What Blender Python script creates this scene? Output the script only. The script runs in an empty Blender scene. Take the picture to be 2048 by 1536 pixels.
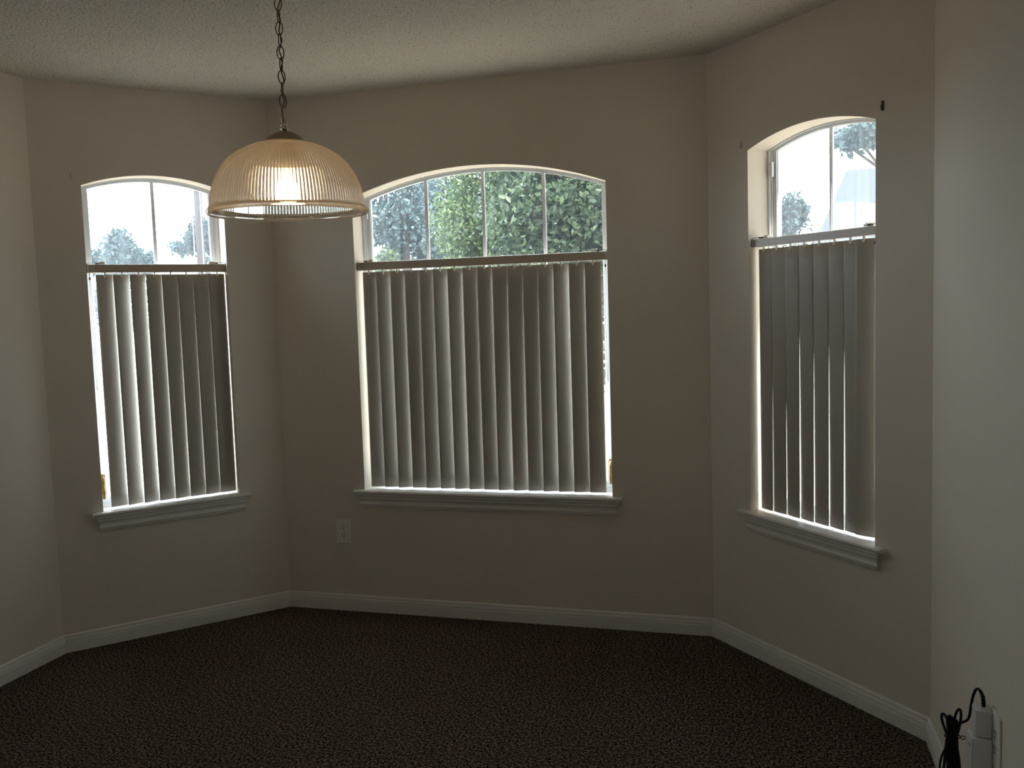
import bpy, bmesh, math, random
import numpy as np
from mathutils import Vector, Matrix

random.seed(7)
rng = np.random.default_rng(11)
scene = bpy.context.scene
COL = scene.collection
PI = math.pi

# ------------------------------------------------------------------ camera
CAM = Vector((0.7360, -4.4410, 1.6194))
cr = Vector((0.95813611, 0.28459707, -0.03130007))
cu = Vector((0.0058739, 0.08975914, 0.99594618))
cf = Vector((-0.28625283, 0.95443586, -0.08432978))
cd = bpy.data.cameras.new('camera')
cd.sensor_width = 36.0
cd.lens = 1850.0 * 36.0 / 2048.0
cd.clip_start = 0.02
cd.clip_end = 400
camera = bpy.data.objects.new('camera', cd)
COL.objects.link(camera)
camera.matrix_world = Matrix(((cr.x, cu.x, -cf.x, CAM.x), (cr.y, cu.y, -cf.y, CAM.y),
                              (cr.z, cu.z, -cf.z, CAM.z), (0, 0, 0, 1)))
scene.camera = camera

# ------------------------------------------------------------------ sky, sun, exposure
SKY = 10.0
world = bpy.data.worlds.new('sky')
scene.world = world
world.use_nodes = True
bg = world.node_tree.nodes['Background']
bg.inputs['Color'].default_value = (0.80, 0.90, 1.0, 1)
# hazy sky, brighter on the side the leftmost window faces
WN, WL = world.node_tree.nodes, world.node_tree.links
wtc = WN.new('ShaderNodeTexCoord')
wdot = WN.new('ShaderNodeVectorMath'); wdot.operation = 'DOT_PRODUCT'; wdot.inputs[1].default_value = (-0.88, 0.40, 0.25)
WL.new(wtc.outputs['Generated'], wdot.inputs[0])
wmr = WN.new('ShaderNodeMapRange'); wmr.inputs['From Min'].default_value = -0.2; wmr.inputs['From Max'].default_value = 0.9
wmr.inputs['To Min'].default_value = SKY * 0.40; wmr.inputs['To Max'].default_value = SKY * 3.2
WL.new(wdot.outputs['Value'], wmr.inputs['Value'])
WL.new(wmr.outputs['Result'], bg.inputs['Strength'])
sun_d = bpy.data.lights.new('sun', 'SUN')
sun_d.energy = 24.0
sun_d.angle = math.radians(1.5)
sun_d.color = (1.0, 0.95, 0.86)
sun = bpy.data.objects.new('sun', sun_d)
COL.objects.link(sun)
sun.rotation_euler = Vector((-0.453, 0.352, -0.819)).to_track_quat('-Z', 'Y').to_euler()

vs = scene.view_settings
scene.display_settings.display_device = 'sRGB'
vs.view_transform = 'Standard'
vs.look = 'None'
vs.gamma = 1.0
vs.exposure = -1.12
vs.use_curve_mapping = False

# ------------------------------------------------------------------ helpers
def tag(o, label=None, cat=None, group=None, kind=None):
    if label: o['label'] = label
    if cat: o['category'] = cat
    if group: o['group'] = group
    if kind: o['kind'] = kind
    return o

def empty(name, loc=(0, 0, 0), rz=0.0, parent=None):
    o = bpy.data.objects.new(name, None)
    o.empty_display_size = 0.05
    COL.objects.link(o)
    o.location = loc
    o.rotation_euler = (0, 0, rz)
    if parent: o.parent = parent
    return o

class MB:
    """collects shapes into one mesh; coordinates minus off are stored"""
    def __init__(self, off=(0, 0, 0)):
        self.v = []; self.f = []; self.sm = []; self.off = Vector(off)
    def add(self, vs_, fs_, smooth=False):
        b = len(self.v)
        self.v += [tuple(Vector(p) - self.off) for p in vs_]
        self.f += [tuple(i + b for i in f) for f in fs_]
        self.sm += [smooth] * len(fs_)
        return self
    def box(self, a, b, bev=0.0):
        x0, y0, z0 = a; x1, y1, z1 = b
        if bev <= 0:
            V = [(x, y, z) for z in (z0, z1) for y in (y0, y1) for x in (x0, x1)]
            F = [(0, 2, 3, 1), (4, 5, 7, 6), (0, 1, 5, 4), (2, 6, 7, 3), (0, 4, 6, 2), (1, 3, 7, 5)]
            return self.add(V, F)
        bm = bmesh.new()
        bmesh.ops.create_cube(bm, size=1.0)
        for v in bm.verts:
            v.co = Vector(((x0 + x1) / 2 + v.co.x * (x1 - x0), (y0 + y1) / 2 + v.co.y * (y1 - y0), (z0 + z1) / 2 + v.co.z * (z1 - z0)))
        bmesh.ops.bevel(bm, geom=list(bm.edges), offset=bev, segments=2, affect='EDGES', profile=0.6)
        bm.verts.index_update()
        V = [v.co.copy() for v in bm.verts]; F = [tuple(v.index for v in f.verts) for f in bm.faces]
        bm.free()
        return self.add(V, F)
    def tube(self, pts, r, n=8, closed=False, smooth=True):
        P = [Vector(p) for p in pts]; m = len(P)
        R = r if isinstance(r, (list, tuple)) else [r] * m
        V = []; prev = None
        for i in range(m):
            if closed: t = P[(i + 1) % m] - P[i - 1]
            else: t = P[min(i + 1, m - 1)] - P[max(i - 1, 0)]
            t.normalize()
            if prev is None:
                u = t.orthogonal().normalized()
            else:
                u = prev - t * prev.dot(t)
                u = u.normalized() if u.length > 1e-6 else t.orthogonal().normalized()
            prev = u
            w = t.cross(u)
            for k in range(n):
                a = 2 * PI * k / n
                V.append(P[i] + (u * math.cos(a) + w * math.sin(a)) * R[i])
        F = []
        for i in range(m if closed else m - 1):
            j = (i + 1) % m
            for k in range(n):
                k2 = (k + 1) % n
                F.append((i * n + k, i * n + k2, j * n + k2, j * n + k))
        if not closed:
            F.append(tuple(range(n - 1, -1, -1))); F.append(tuple((m - 1) * n + k for k in range(n)))
        return self.add(V, F, smooth)
    def lathe(self, prof, c=(0, 0, 0), n=48, closed=False, rib=None, smooth=True):
        """prof: (r,z) list, rib: function(phi, index)->radius factor"""
        c = Vector(c); m = len(prof); V = []
        for i, (r, z) in enumerate(prof):
            for k in range(n):
                a = 2 * PI * k / n
                q = r * (rib(a, i) if rib else 1.0)
                V.append(c + Vector((q * math.cos(a), q * math.sin(a), z)))
        F = []
        for i in range(m if closed else m - 1):
            j = (i + 1) % m
            for k in range(n):
                k2 = (k + 1) % n
                F.append((i * n + k, i * n + k2, j * n + k2, j * n + k))
        if not closed:
            if prof[0][0] > 1e-5: F.append(tuple(range(n - 1, -1, -1)))
            if prof[-1][0] > 1e-5: F.append(tuple((m - 1) * n + k for k in range(n)))
        return self.add(V, F, smooth)
    def ball(self, c, r, n=6, m=4, sq=(1, 1, 1)):
        c = Vector(c)
        V = [c + Vector((0, 0, -r * sq[2]))]
        for i in range(1, m):
            t = -PI / 2 + PI * i / m
            for k in range(n):
                a = 2 * PI * k / n
                V.append(c + Vector((r * sq[0] * math.cos(t) * math.cos(a), r * sq[1] * math.cos(t) * math.sin(a), r * sq[2] * math.sin(t))))
        V.append(c + Vector((0, 0, r * sq[2])))
        F = [(0, 1 + (k + 1) % n, 1 + k) for k in range(n)]
        for i in range(m - 2):
            for k in range(n):
                k2 = (k + 1) % n
                F.append((1 + i * n + k, 1 + i * n + k2, 1 + (i + 1) * n + k2, 1 + (i + 1) * n + k))
        top = len(V) - 1; b = 1 + (m - 2) * n
        F += [(b + k, b + (k + 1) % n, top) for k in range(n)]
        return self.add(V, F, True)
    def sweep(self, prof, A, B, a_shift=None, b_shift=None, out=None, caps=True):
        """extrude profile [(d,z)] from A to B (2D points); d measured along 'out' (2D unit);
        a_shift/b_shift: metres along the run per unit d at each end (mitre)"""
        A = Vector(A); B = Vector(B); t = (B - A).normalized(); out = Vector(out)
        sa = a_shift or 0.0; sb = b_shift or 0.0
        V = []
        for d, z in prof:
            p = A + out * d + t * (sa * d); V.append((p.x, p.y, z))
        for d, z in prof:
            p = B + out * d + t * (sb * d); V.append((p.x, p.y, z))
        n = len(prof)
        F = [(i, (i + 1) % n, n + (i + 1) % n, n + i) for i in range(n)]
        if caps: F += [tuple(range(n - 1, -1, -1)), tuple(range(n, 2 * n))]
        return self.add(V, F)
    def ring(self, outer, inner, y0, y1):
        n = len(outer); V = []
        for y in (y0, y1):
            V += [(x, y, z) for x, z in outer]; V += [(x, y, z) for x, z in inner]
        F = []
        for i in range(n):
            j = (i + 1) % n
            F += [(i, j, n + j, n + i), (2 * n + i, 3 * n + i, 3 * n + j, 2 * n + j),
                  (i, 2 * n + i, 2 * n + j, j), (n + i, n + j, 3 * n + j, 3 * n + i)]
        return self.add(V, F)
    def plate(self, outline, y0, y1):
        n = len(outline)
        V = [(x, y0, z) for x, z in outline] + [(x, y1, z) for x, z in outline]
        F = [tuple(range(n)), tuple(range(2 * n - 1, n - 1, -1))]
        F += [(i, n + i, n + (i + 1) % n, (i + 1) % n) for i in range(n)]
        return self.add(V, F)
    def build(self, name, mat, parent=None, loc=None):
        me = bpy.data.meshes.new(name)
        me.from_pydata(self.v, [], self.f)
        me.polygons.foreach_set('use_smooth', self.sm)
        me.update()
        bm = bmesh.new(); bm.from_mesh(me)
        bmesh.ops.recalc_face_normals(bm, faces=bm.faces)
        bm.to_mesh(me); bm.free()
        me.materials.append(mat)
        o = bpy.data.objects.new(name, me)
        COL.objects.link(o)
        if parent: o.parent = parent
        if loc is not None: o.location = loc
        return o

# ------------------------------------------------------------------ materials
def nodes_of(m):
    m.use_nodes = True
    return m.node_tree.nodes, m.node_tree.links

def mat(name, col, rough=0.6, metal=0.0, spec=0.5, noise=None, bump=None, coat=0.0):
    m = bpy.data.materials.new(name)
    N, L = nodes_of(m)
    b = N['Principled BSDF']
    b.inputs['Base Color'].default_value = (*col, 1)
    b.inputs['Roughness'].default_value = rough
    b.inputs['Metallic'].default_value = metal
    b.inputs['Specular IOR Level'].default_value = spec
    b.inputs['Coat Weight'].default_value = coat
    tc = N.new('ShaderNodeTexCoord')
    if noise:
        sc, amt, col2 = noise
        t = N.new('ShaderNodeTexNoise'); t.inputs['Scale'].default_value = sc; t.inputs['Detail'].default_value = 4
        L.new(tc.outputs['Object'], t.inputs['Vector'])
        r = N.new('ShaderNodeMapRange'); r.inputs['From Min'].default_value = 0.35; r.inputs['From Max'].default_value = 0.65
        r.inputs['To Max'].default_value = amt
        L.new(t.outputs['Fac'], r.inputs['Value'])
        mx = N.new('ShaderNodeMix'); mx.data_type = 'RGBA'
        mx.inputs['A'].default_value = (*col, 1); mx.inputs['B'].default_value = (*col2, 1)
        L.new(r.outputs['Result'], mx.inputs['Factor'])
        L.new(mx.outputs['Result'], b.inputs['Base Color'])
    if bump:
        sc, st, dist = bump
        t2 = N.new('ShaderNodeTexNoise'); t2.inputs['Scale'].default_value = sc; t2.inputs['Detail'].default_value = 3
        L.new(tc.outputs['Object'], t2.inputs['Vector'])
        bp = N.new('ShaderNodeBump'); bp.inputs['Strength'].default_value = st; bp.inputs['Distance'].default_value = dist
        L.new(t2.outputs['Fac'], bp.inputs['Height'])
        L.new(bp.outputs['Normal'], b.inputs['Normal'])
    return m

def ceiling_mat():
    m = mat('popcorn_ceiling', (0.74, 0.68, 0.595), 0.95, spec=0.1, bump=(95, 1.0, 0.009))
    N, L = nodes_of(m); b = N['Principled BSDF']
    tc = N.new('ShaderNodeTexCoord')
    v = N.new('ShaderNodeTexNoise'); v.inputs['Scale'].default_value = 105; v.inputs['Detail'].default_value = 1.5
    L.new(tc.outputs['Object'], v.inputs['Vector'])
    r = N.new('ShaderNodeMapRange'); r.inputs['From Min'].default_value = 0.62; r.inputs['From Max'].default_value = 0.74
    L.new(v.outputs['Fac'], r.inputs['Value'])
    mx = N.new('ShaderNodeMix'); mx.data_type = 'RGBA'
    mx.inputs['A'].default_value = (0.74, 0.68, 0.595, 1); mx.inputs['B'].default_value = (0.30, 0.26, 0.21, 1)
    L.new(r.outputs['Result'], mx.inputs['Factor']); L.new(mx.outputs['Result'], b.inputs['Base Color'])
    return m

def carpet_mat():
    m = mat('brown_carpet', (0.15, 0.11, 0.085), 1.0, spec=0.05)
    N, L = nodes_of(m); b = N['Principled BSDF']
    tc = N.new('ShaderNodeTexCoord')
    t = N.new('ShaderNodeTexNoise'); t.inputs['Scale'].default_value = 105; t.inputs['Detail'].default_value = 3; t.inputs['Roughness'].default_value = 0.7
    L.new(tc.outputs['Object'], t.inputs['Vector'])
    cr_ = N.new('ShaderNodeValToRGB')
    cr_.color_ramp.elements[0].position = 0.42; cr_.color_ramp.elements[0].color = (0.008, 0.005, 0.004, 1)
    cr_.color_ramp.elements[1].position = 0.59; cr_.color_ramp.elements[1].color = (0.26, 0.19, 0.14, 1)
    e = cr_.color_ramp.elements.new(0.50); e.color = (0.088, 0.062, 0.045, 1)
    L.new(t.outputs['Fac'], cr_.inputs['Fac']); L.new(cr_.outputs['Color'], b.inputs['Base Color'])
    t2 = N.new('ShaderNodeTexNoise'); t2.inputs['Scale'].default_value = 110; t2.inputs['Detail'].default_value = 4
    L.new(tc.outputs['Object'], t2.inputs['Vector'])
    bp = N.new('ShaderNodeBump'); bp.inputs['Strength'].default_value = 1.0; bp.inputs['Distance'].default_value = 0.012
    L.new(t2.outputs['Fac'], bp.inputs['Height']); L.new(bp.outputs['Normal'], b.inputs['Normal'])
    return m

def glass_pane_mat(name, dust_haze, haze_grime=None):
    """window glass with dirt streaks, plus view haze put in as dust: mostly clear, a little gloss, some scattered daylight"""
    m = bpy.data.materials.new(name); N, L = nodes_of(m); N.clear()
    out = N.new('ShaderNodeOutputMaterial')
    tr = N.new('ShaderNodeBsdfTransparent'); tr.inputs['Color'].default_value = (0.97, 0.99, 0.98, 1)
    gl = N.new('ShaderNodeBsdfGlossy'); gl.inputs['Roughness'].default_value = 0.02
    tl = N.new('ShaderNodeBsdfTranslucent'); tl.inputs['Color'].default_value = (0.80, 0.88, 0.95, 1)
    tc = N.new('ShaderNodeTexCoord'); mp = N.new('ShaderNodeMapping'); mp.inputs['Scale'].default_value = (26, 1, 2.2)
    L.new(tc.outputs['Object'], mp.inputs['Vector'])
    ns = N.new('ShaderNodeTexNoise'); ns.inputs['Scale'].default_value = 1.0; ns.inputs['Detail'].default_value = 4
    L.new(mp.outputs['Vector'], ns.inputs['Vector'])
    mr = N.new('ShaderNodeMapRange'); mr.inputs['From Min'].default_value = 0.3; mr.inputs['From Max'].default_value = 0.75
    mr.inputs['To Min'].default_value = dust_haze * 0.6; mr.inputs['To Max'].default_value = dust_haze * 1.6
    L.new(ns.outputs['Fac'], mr.inputs['Value'])
    fac = mr.outputs['Result']
    if haze_grime:      # dirtier stretch, thickened to veil the view in haze, from x0 fading out to x1
        x0, x1, k = haze_grime
        sx = N.new('ShaderNodeSeparateXYZ'); L.new(tc.outputs['Object'], sx.inputs[0])
        g = N.new('ShaderNodeMapRange'); g.inputs['From Min'].default_value = x0; g.inputs['From Max'].default_value = x1
        g.inputs['To Min'].default_value = k; g.inputs['To Max'].default_value = 1.0
        L.new(sx.outputs['X'], g.inputs['Value'])
        mu = N.new('ShaderNodeMath'); mu.operation = 'MULTIPLY'
        L.new(fac, mu.inputs[0]); L.new(g.outputs['Result'], mu.inputs[1]); fac = mu.outputs[0]
    m1 = N.new('ShaderNodeMixShader'); L.new(fac, m1.inputs['Fac']); L.new(tr.outputs[0], m1.inputs[1]); L.new(tl.outputs[0], m1.inputs[2])
    m2 = N.new('ShaderNodeMixShader'); m2.inputs['Fac'].default_value = 0.03
    L.new(m1.outputs[0], m2.inputs[1]); L.new(gl.outputs[0], m2.inputs[2])
    L.new(m2.outputs[0], out.inputs['Surface'])
    return m

def shade_glass_mat(name, clear, milky):
    m = bpy.data.materials.new(name); N, L = nodes_of(m); N.clear()
    out = N.new('ShaderNodeOutputMaterial')
    g = N.new('ShaderNodeBsdfGlass'); g.inputs['IOR'].default_value = 1.45; g.inputs['Roughness'].default_value = 0.03
    g.inputs['Color'].default_value = (0.98, 0.96, 0.93, 1)
    tr = N.new('ShaderNodeBsdfTransparent'); tr.inputs['Color'].default_value = (0.97, 0.95, 0.92, 1)
    tl = N.new('ShaderNodeBsdfTranslucent'); tl.inputs['Color'].default_value = (0.92, 0.76, 0.58, 1)
    m1 = N.new('ShaderNodeMixShader'); m1.inputs['Fac'].default_value = clear
    L.new(g.outputs[0], m1.inputs[1]); L.new(tr.outputs[0], m1.inputs[2])
    m2 = N.new('ShaderNodeMixShader'); m2.inputs['Fac'].default_value = milky
    L.new(m1.outputs[0], m2.inputs[1]); L.new(tl.outputs[0], m2.inputs[2])
    L.new(m2.outputs[0], out.inputs['Surface'])
    return m

def leaf_mat(name, c0, c1, tr=0.3):
    m = bpy.data.materials.new(name); N, L = nodes_of(m)
    b = N['Principled BSDF']; out = N['Material Output']
    gm = N.new('ShaderNodeNewGeometry')
    cr_ = N.new('ShaderNodeValToRGB')
    cr_.color_ramp.elements[0].color = (*c0, 1); cr_.color_ramp.elements[1].color = (*c1, 1)
    L.new(gm.outputs['Random Per Island'], cr_.inputs['Fac'])
    L.new(cr_.outputs['Color'], b.inputs['Base Color'])
    b.inputs['Roughness'].default_value = 0.45
    tl = N.new('ShaderNodeBsdfTranslucent'); L.new(cr_.outputs['Color'], tl.inputs['Color'])
    mx = N.new('ShaderNodeMixShader'); mx.inputs['Fac'].default_value = tr
    L.new(b.outputs[0], mx.inputs[1]); L.new(tl.outputs[0], mx.inputs[2]); L.new(mx.outputs[0], out.inputs['Surface'])
    return m

def emit_mat(name, col, s):
    m = bpy.data.materials.new(name); N, L = nodes_of(m); N.clear()
    out = N.new('ShaderNodeOutputMaterial'); e = N.new('ShaderNodeEmission')
    e.inputs['Color'].default_value = (*col, 1); e.inputs['Strength'].default_value = s
    L.new(e.outputs[0], out.inputs['Surface'])
    return m

M = {
    'wall': mat('wall_paint', (0.70, 0.62, 0.525), 0.85, spec=0.15, bump=(55, 0.12, 0.002)),
    'ceil': ceiling_mat(),
    'carpet': carpet_mat(),
    'trim': mat('white_trim_paint', (0.72, 0.68, 0.62), 0.45, spec=0.4),
    'vinyl': mat('window_vinyl', (0.74, 0.76, 0.78), 0.4),
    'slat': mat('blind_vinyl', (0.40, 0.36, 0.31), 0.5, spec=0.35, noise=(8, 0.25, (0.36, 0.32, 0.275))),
    'slat_back': mat('blind_bounce_backing', (0.80, 0.80, 0.78), 0.5),
    'rail': mat('rail_aluminium', (0.50, 0.40, 0.31), 0.35, spec=0.5),
    'railend': mat('rail_end_plastic', (0.62, 0.60, 0.56), 0.4),
    'cream': mat('cream_plastic', (0.86, 0.81, 0.68), 0.4),
    'dark': mat('dark_bracket_metal', (0.02, 0.02, 0.02), 0.4, metal=0.3),
    'cord': mat('bead_chain_plastic', (0.50, 0.49, 0.46), 0.4),
    'brass': mat('aged_brass', (0.36, 0.22, 0.06), 0.4, metal=0.8, noise=(40, 0.7, (0.12, 0.07, 0.02))),
    'bronze': mat('antique_brass_chain', (0.16, 0.10, 0.045), 0.4, metal=0.8),
    'cap': mat('satin_brass_cap', (0.46, 0.38, 0.27), 0.42, metal=0.7),
    'chrome': mat('polished_metal', (0.72, 0.68, 0.60), 0.15, metal=1.0),
    'wire': mat('brown_wire', (0.10, 0.065, 0.035), 0.5),
    'porcelain': mat('socket_porcelain', (0.75, 0.72, 0.66), 0.4),
    'plate': mat('outlet_plastic', (0.80, 0.76, 0.70), 0.35),
    'slot': mat('outlet_slot', (0.012, 0.010, 0.008), 0.6),
    'adapter': mat('adapter_plastic', (0.62, 0.60, 0.57), 0.4),
    'rubber': mat('black_rubber', (0.010, 0.010, 0.010), 0.55, spec=0.25),
    'patch': mat('plaster_patch', (0.60, 0.56, 0.50), 0.9),
    'paving': mat('pale_paving', (0.46, 0.41, 0.35), 0.95, noise=(1.5, 0.5, (0.38, 0.34, 0.28))),
    'bark': mat('bark', (0.10, 0.075, 0.055), 0.9, noise=(9, 0.7, (0.05, 0.04, 0.03)), bump=(14, 0.6, 0.02)),
    'pole': mat('weathered_pole_wood', (0.055, 0.042, 0.042), 0.9, noise=(6, 0.6, (0.03, 0.025, 0.026))),
    'stucco': mat('white_stucco', (0.75, 0.74, 0.70), 0.9, bump=(20, 0.3, 0.01)),
    'shingle': mat('slate_shingle', (0.060, 0.068, 0.080), 0.9, noise=(12, 0.6, (0.04, 0.046, 0.055))),
    'stucco_grey': mat('grey_stucco', (0.16, 0.165, 0.17), 0.9, noise=(5, 0.6, (0.11, 0.115, 0.12))),
    'shingle_light': mat('pale_shingle', (0.55, 0.54, 0.52), 0.9, noise=(12, 0.4, (0.42, 0.42, 0.41))),
    'shade': shade_glass_mat('ribbed_glass', 0.30, 0.17),
    'rim': shade_glass_mat('glass_rim', 0.35, 0.28),
    'bulb': emit_mat('lit_bulb', (1.0, 0.76, 0.46), 50.0),
    'pane_l': glass_pane_mat('dusty_hazy_glass_left', 0.030),
    'pane_c': glass_pane_mat('dusty_hazy_glass_middle', 0.009, (-0.62, -0.05, 3.2)),
    'pane_r': glass_pane_mat('dusty_hazy_glass_right', 0.045),
    'pane_b': glass_pane_mat('clear_glass', 0.003),
    'leaf_dark': leaf_mat('leaf_dark', (0.020, 0.045, 0.024), (0.13, 0.185, 0.10)),
    'leaf_mid': leaf_mat('leaf_mid', (0.030, 0.070, 0.028), (0.15, 0.21, 0.085)),
    'leaf_haze_blue': leaf_mat('leaf_haze_blue', (0.040, 0.075, 0.085), (0.09, 0.145, 0.15)),  # blue of the outdoor haze is put into the leaf colour
}

# ------------------------------------------------------------------ room frames: along, outward
ZC = 2.74
C1 = Vector((-2.6581, -0.8669)); C2 = Vector((-1.9148, 0.0)); C3 = Vector((0.3841, 0.0)); C4 = Vector((1.2214, -0.9256))
YB = -8.2
eL = Vector((-0.0216, -0.9998)) * -1   # towards C1 from behind
C0 = C1 - Vector((-0.0216, 0.9998)) * ((C1.y - YB) / 0.9998)
C5 = C4 + Vector((0.0252, -0.9997)) * ((C4.y - YB) / 0.9997)
WF = {}
def wf(name, A, B):
    a = (B - A).normalized()
    WF[name] = (A, a, Vector((-a.y, a.x)), (B - A).length, math.atan2(a.y, a.x))
wf('left', C0, C1); wf('left_window', C1, C2); wf('center', C2, C3); wf('right_window', C3, C4); wf('right', C4, C5); wf('back', C5, C0)
ORDER = ['left', 'left_window', 'center', 'right_window', 'right', 'back']
def wp(name, s, off, z):
    A, a, n, l, r = WF[name]
    p = A + a * s + n * off
    return Vector((p.x, p.y, z))
def turn(n0, n1):
    a, b = WF[n0][1], WF[n1][1]
    return math.atan2(a.x * b.y - a.y * b.x, a.dot(b))   # negative = clockwise (room corner)
TH = 0.16

WIN = {  # wall: s0, s1, spring z, apex z, label words
    'left_window': (0.2172, 0.8935, 2.261, 2.322),
    'center': (0.4803, 1.8176, 2.2022, 2.323),
    'right_window': (0.2786, 0.9906, 2.261, 2.318),
}
ZS = 0.648     # underside of the sill board = bottom of the opening
ZT = 0.666     # top of the sill board

def arch_fn(s0, s1, zs, za):
    h = (s1 - s0) / 2; m = (s0 + s1) / 2; rise = za - zs
    R = (h * h + rise * rise) / (2 * rise)
    return lambda s: za - R + math.sqrt(max(R * R - (s - m) ** 2, 0))

def wall(name, opening=None):
    i = ORDER.index(name)
    A, a, n, l, r = WF[name]
    ta = math.tan(abs(turn(ORDER[i - 1], name)) / 2) * TH
    tb = math.tan(abs(turn(name, ORDER[(i + 1) % 6])) / 2) * TH
    mb = MB()
    def outer_s(s):
        return -ta if s <= 0 else (l + tb if s >= l else s)
    def quad(s0, s1, z00, z01, z10, z11):
        # front and back faces between s0 and s1, bottom z00..z10, top z01..z11
        V = [wp(name, s0, 0, z00), wp(name, s1, 0, z10), wp(name, s1, 0, z11), wp(name, s0, 0, z01)]
        mb.add(V, [(0, 1, 2, 3)])
        b0, b1 = outer_s(s0), outer_s(s1)
        V = [wp(name, b0, TH, z00), wp(name, b1, TH, z10), wp(name, b1, TH, z11), wp(name, b0, TH, z01)]
        mb.add(V, [(0, 3, 2, 1)])
    if opening is None:
        quad(0, l, -0.1, ZC + 0.1, -0.1, ZC + 0.1)
    else:
        s0, s1, fn, zb = opening
        quad(0, s0, -0.1, ZC + 0.1, -0.1, ZC + 0.1)
        quad(s1, l, -0.1, ZC + 0.1, -0.1, ZC + 0.1)
        quad(s0, s1, -0.1, zb, -0.1, zb)
        K = 32
        ss = [s0 + (s1 - s0) * k / K for k in range(K + 1)]
        for k in range(K):
            quad(ss[k], ss[k + 1], fn(ss[k]), ZC + 0.1, fn(ss[k + 1]), ZC + 0.1)
        loop = [(s0, zb), (s1, zb), (s1, fn(s1))] + [(s, fn(s)) for s in reversed(ss[1:-1])] + [(s0, fn(s0))]
        for k in range(len(loop)):
            p, q = loop[k], loop[(k + 1) % len(loop)]
            mb.add([wp(name, p[0], 0, p[1]), wp(name, p[0], TH, p[1]), wp(name, q[0], TH, q[1]), wp(name, q[0], 0, q[1])], [(0, 1, 2, 3)])
    o = mb.build('wall_' + name, M['wall'])
    tag(o, kind='structure')
    return o

for wn in ('left', 'right'):
    wall(wn)
for wn in ('left_window', 'center', 'right_window'):
    s0, s1, zs_, za_ = WIN[wn]
    wall(wn, (s0, s1, arch_fn(s0, s1, zs_, za_), ZS))
# back wall behind the camera with a glazed opening added to let in fill daylight
BW = WF['back'][3]
DS0, DS1 = BW / 2 - 0.58, BW / 2 + 0.58
wall('back', (DS0, DS1, lambda s: 2.10, 0.02))

# floor and ceiling follow the plan, a little under the walls
def plan_poly(grow):
    pts = []
    for i, nme in enumerate(ORDER):
        pv = ORDER[i - 1]
        t = math.tan(abs(turn(pv, nme)) / 2) * grow
        p = wp(nme, -t, grow, 0)
        pts.append((p.x, p.y))
    return pts
def slab(name, z0, z1, m, grow):
    P = plan_poly(grow); n = len(P)
    mb = MB()
    V = [(x, y, z0) for x, y in P] + [(x, y, z1) for x, y in P]
    mb.add(V, [tuple(range(n)), tuple(range(2 * n - 1, n - 1, -1))] + [(i, n + i, n + (i + 1) % n, (i + 1) % n) for i in range(n)])
    return tag(mb.build(name, m), kind='structure')
slab('floor', -0.12, 0.0, M['carpet'], 0.02)
slab('ceiling', ZC, ZC + 0.12, M['ceil'], 0.02)

# baseboards with a moulded top
BH = 0.0870
BB = [(0, 0), (0.0150, 0), (0.0150, 0.050), (0.0132, 0.052), (0.0132, 0.0555), (0.0142, 0.0575), (0.0125, 0.068),
      (0.0095, 0.0715), (0.0095, 0.0745), (0.0110, 0.0765), (0.0085, 0.0835), (0.004, BH), (0, BH)]
for i, nme in enumerate(ORDER[:5]):
    A, a, n, l, r = WF[nme]
    ta = math.tan(abs(turn(ORDER[i - 1], nme)) / 2); tb = math.tan(abs(turn(nme, ORDER[i + 1])) / 2)
    mb = MB()
    mb.sweep(BB, A, A + a * l, ta, -tb, out=-n)
    tag(mb.build('baseboard_' + nme, M['trim']), kind='structure')
for j, (sa, sb) in enumerate(((0.0, DS0 - 0.06), (DS1 + 0.06, BW))):
    A, a, n, l, r = WF['back']
    mb = MB(); mb.sweep(BB, A + a * sa, A + a * sb, 1 if j == 0 else 0, 0 if j == 0 else -1, out=-n)
    tag(mb.build('baseboard_back' if j == 0 else 'baseboard_back_corner', M['trim']), kind='structure')

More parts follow.
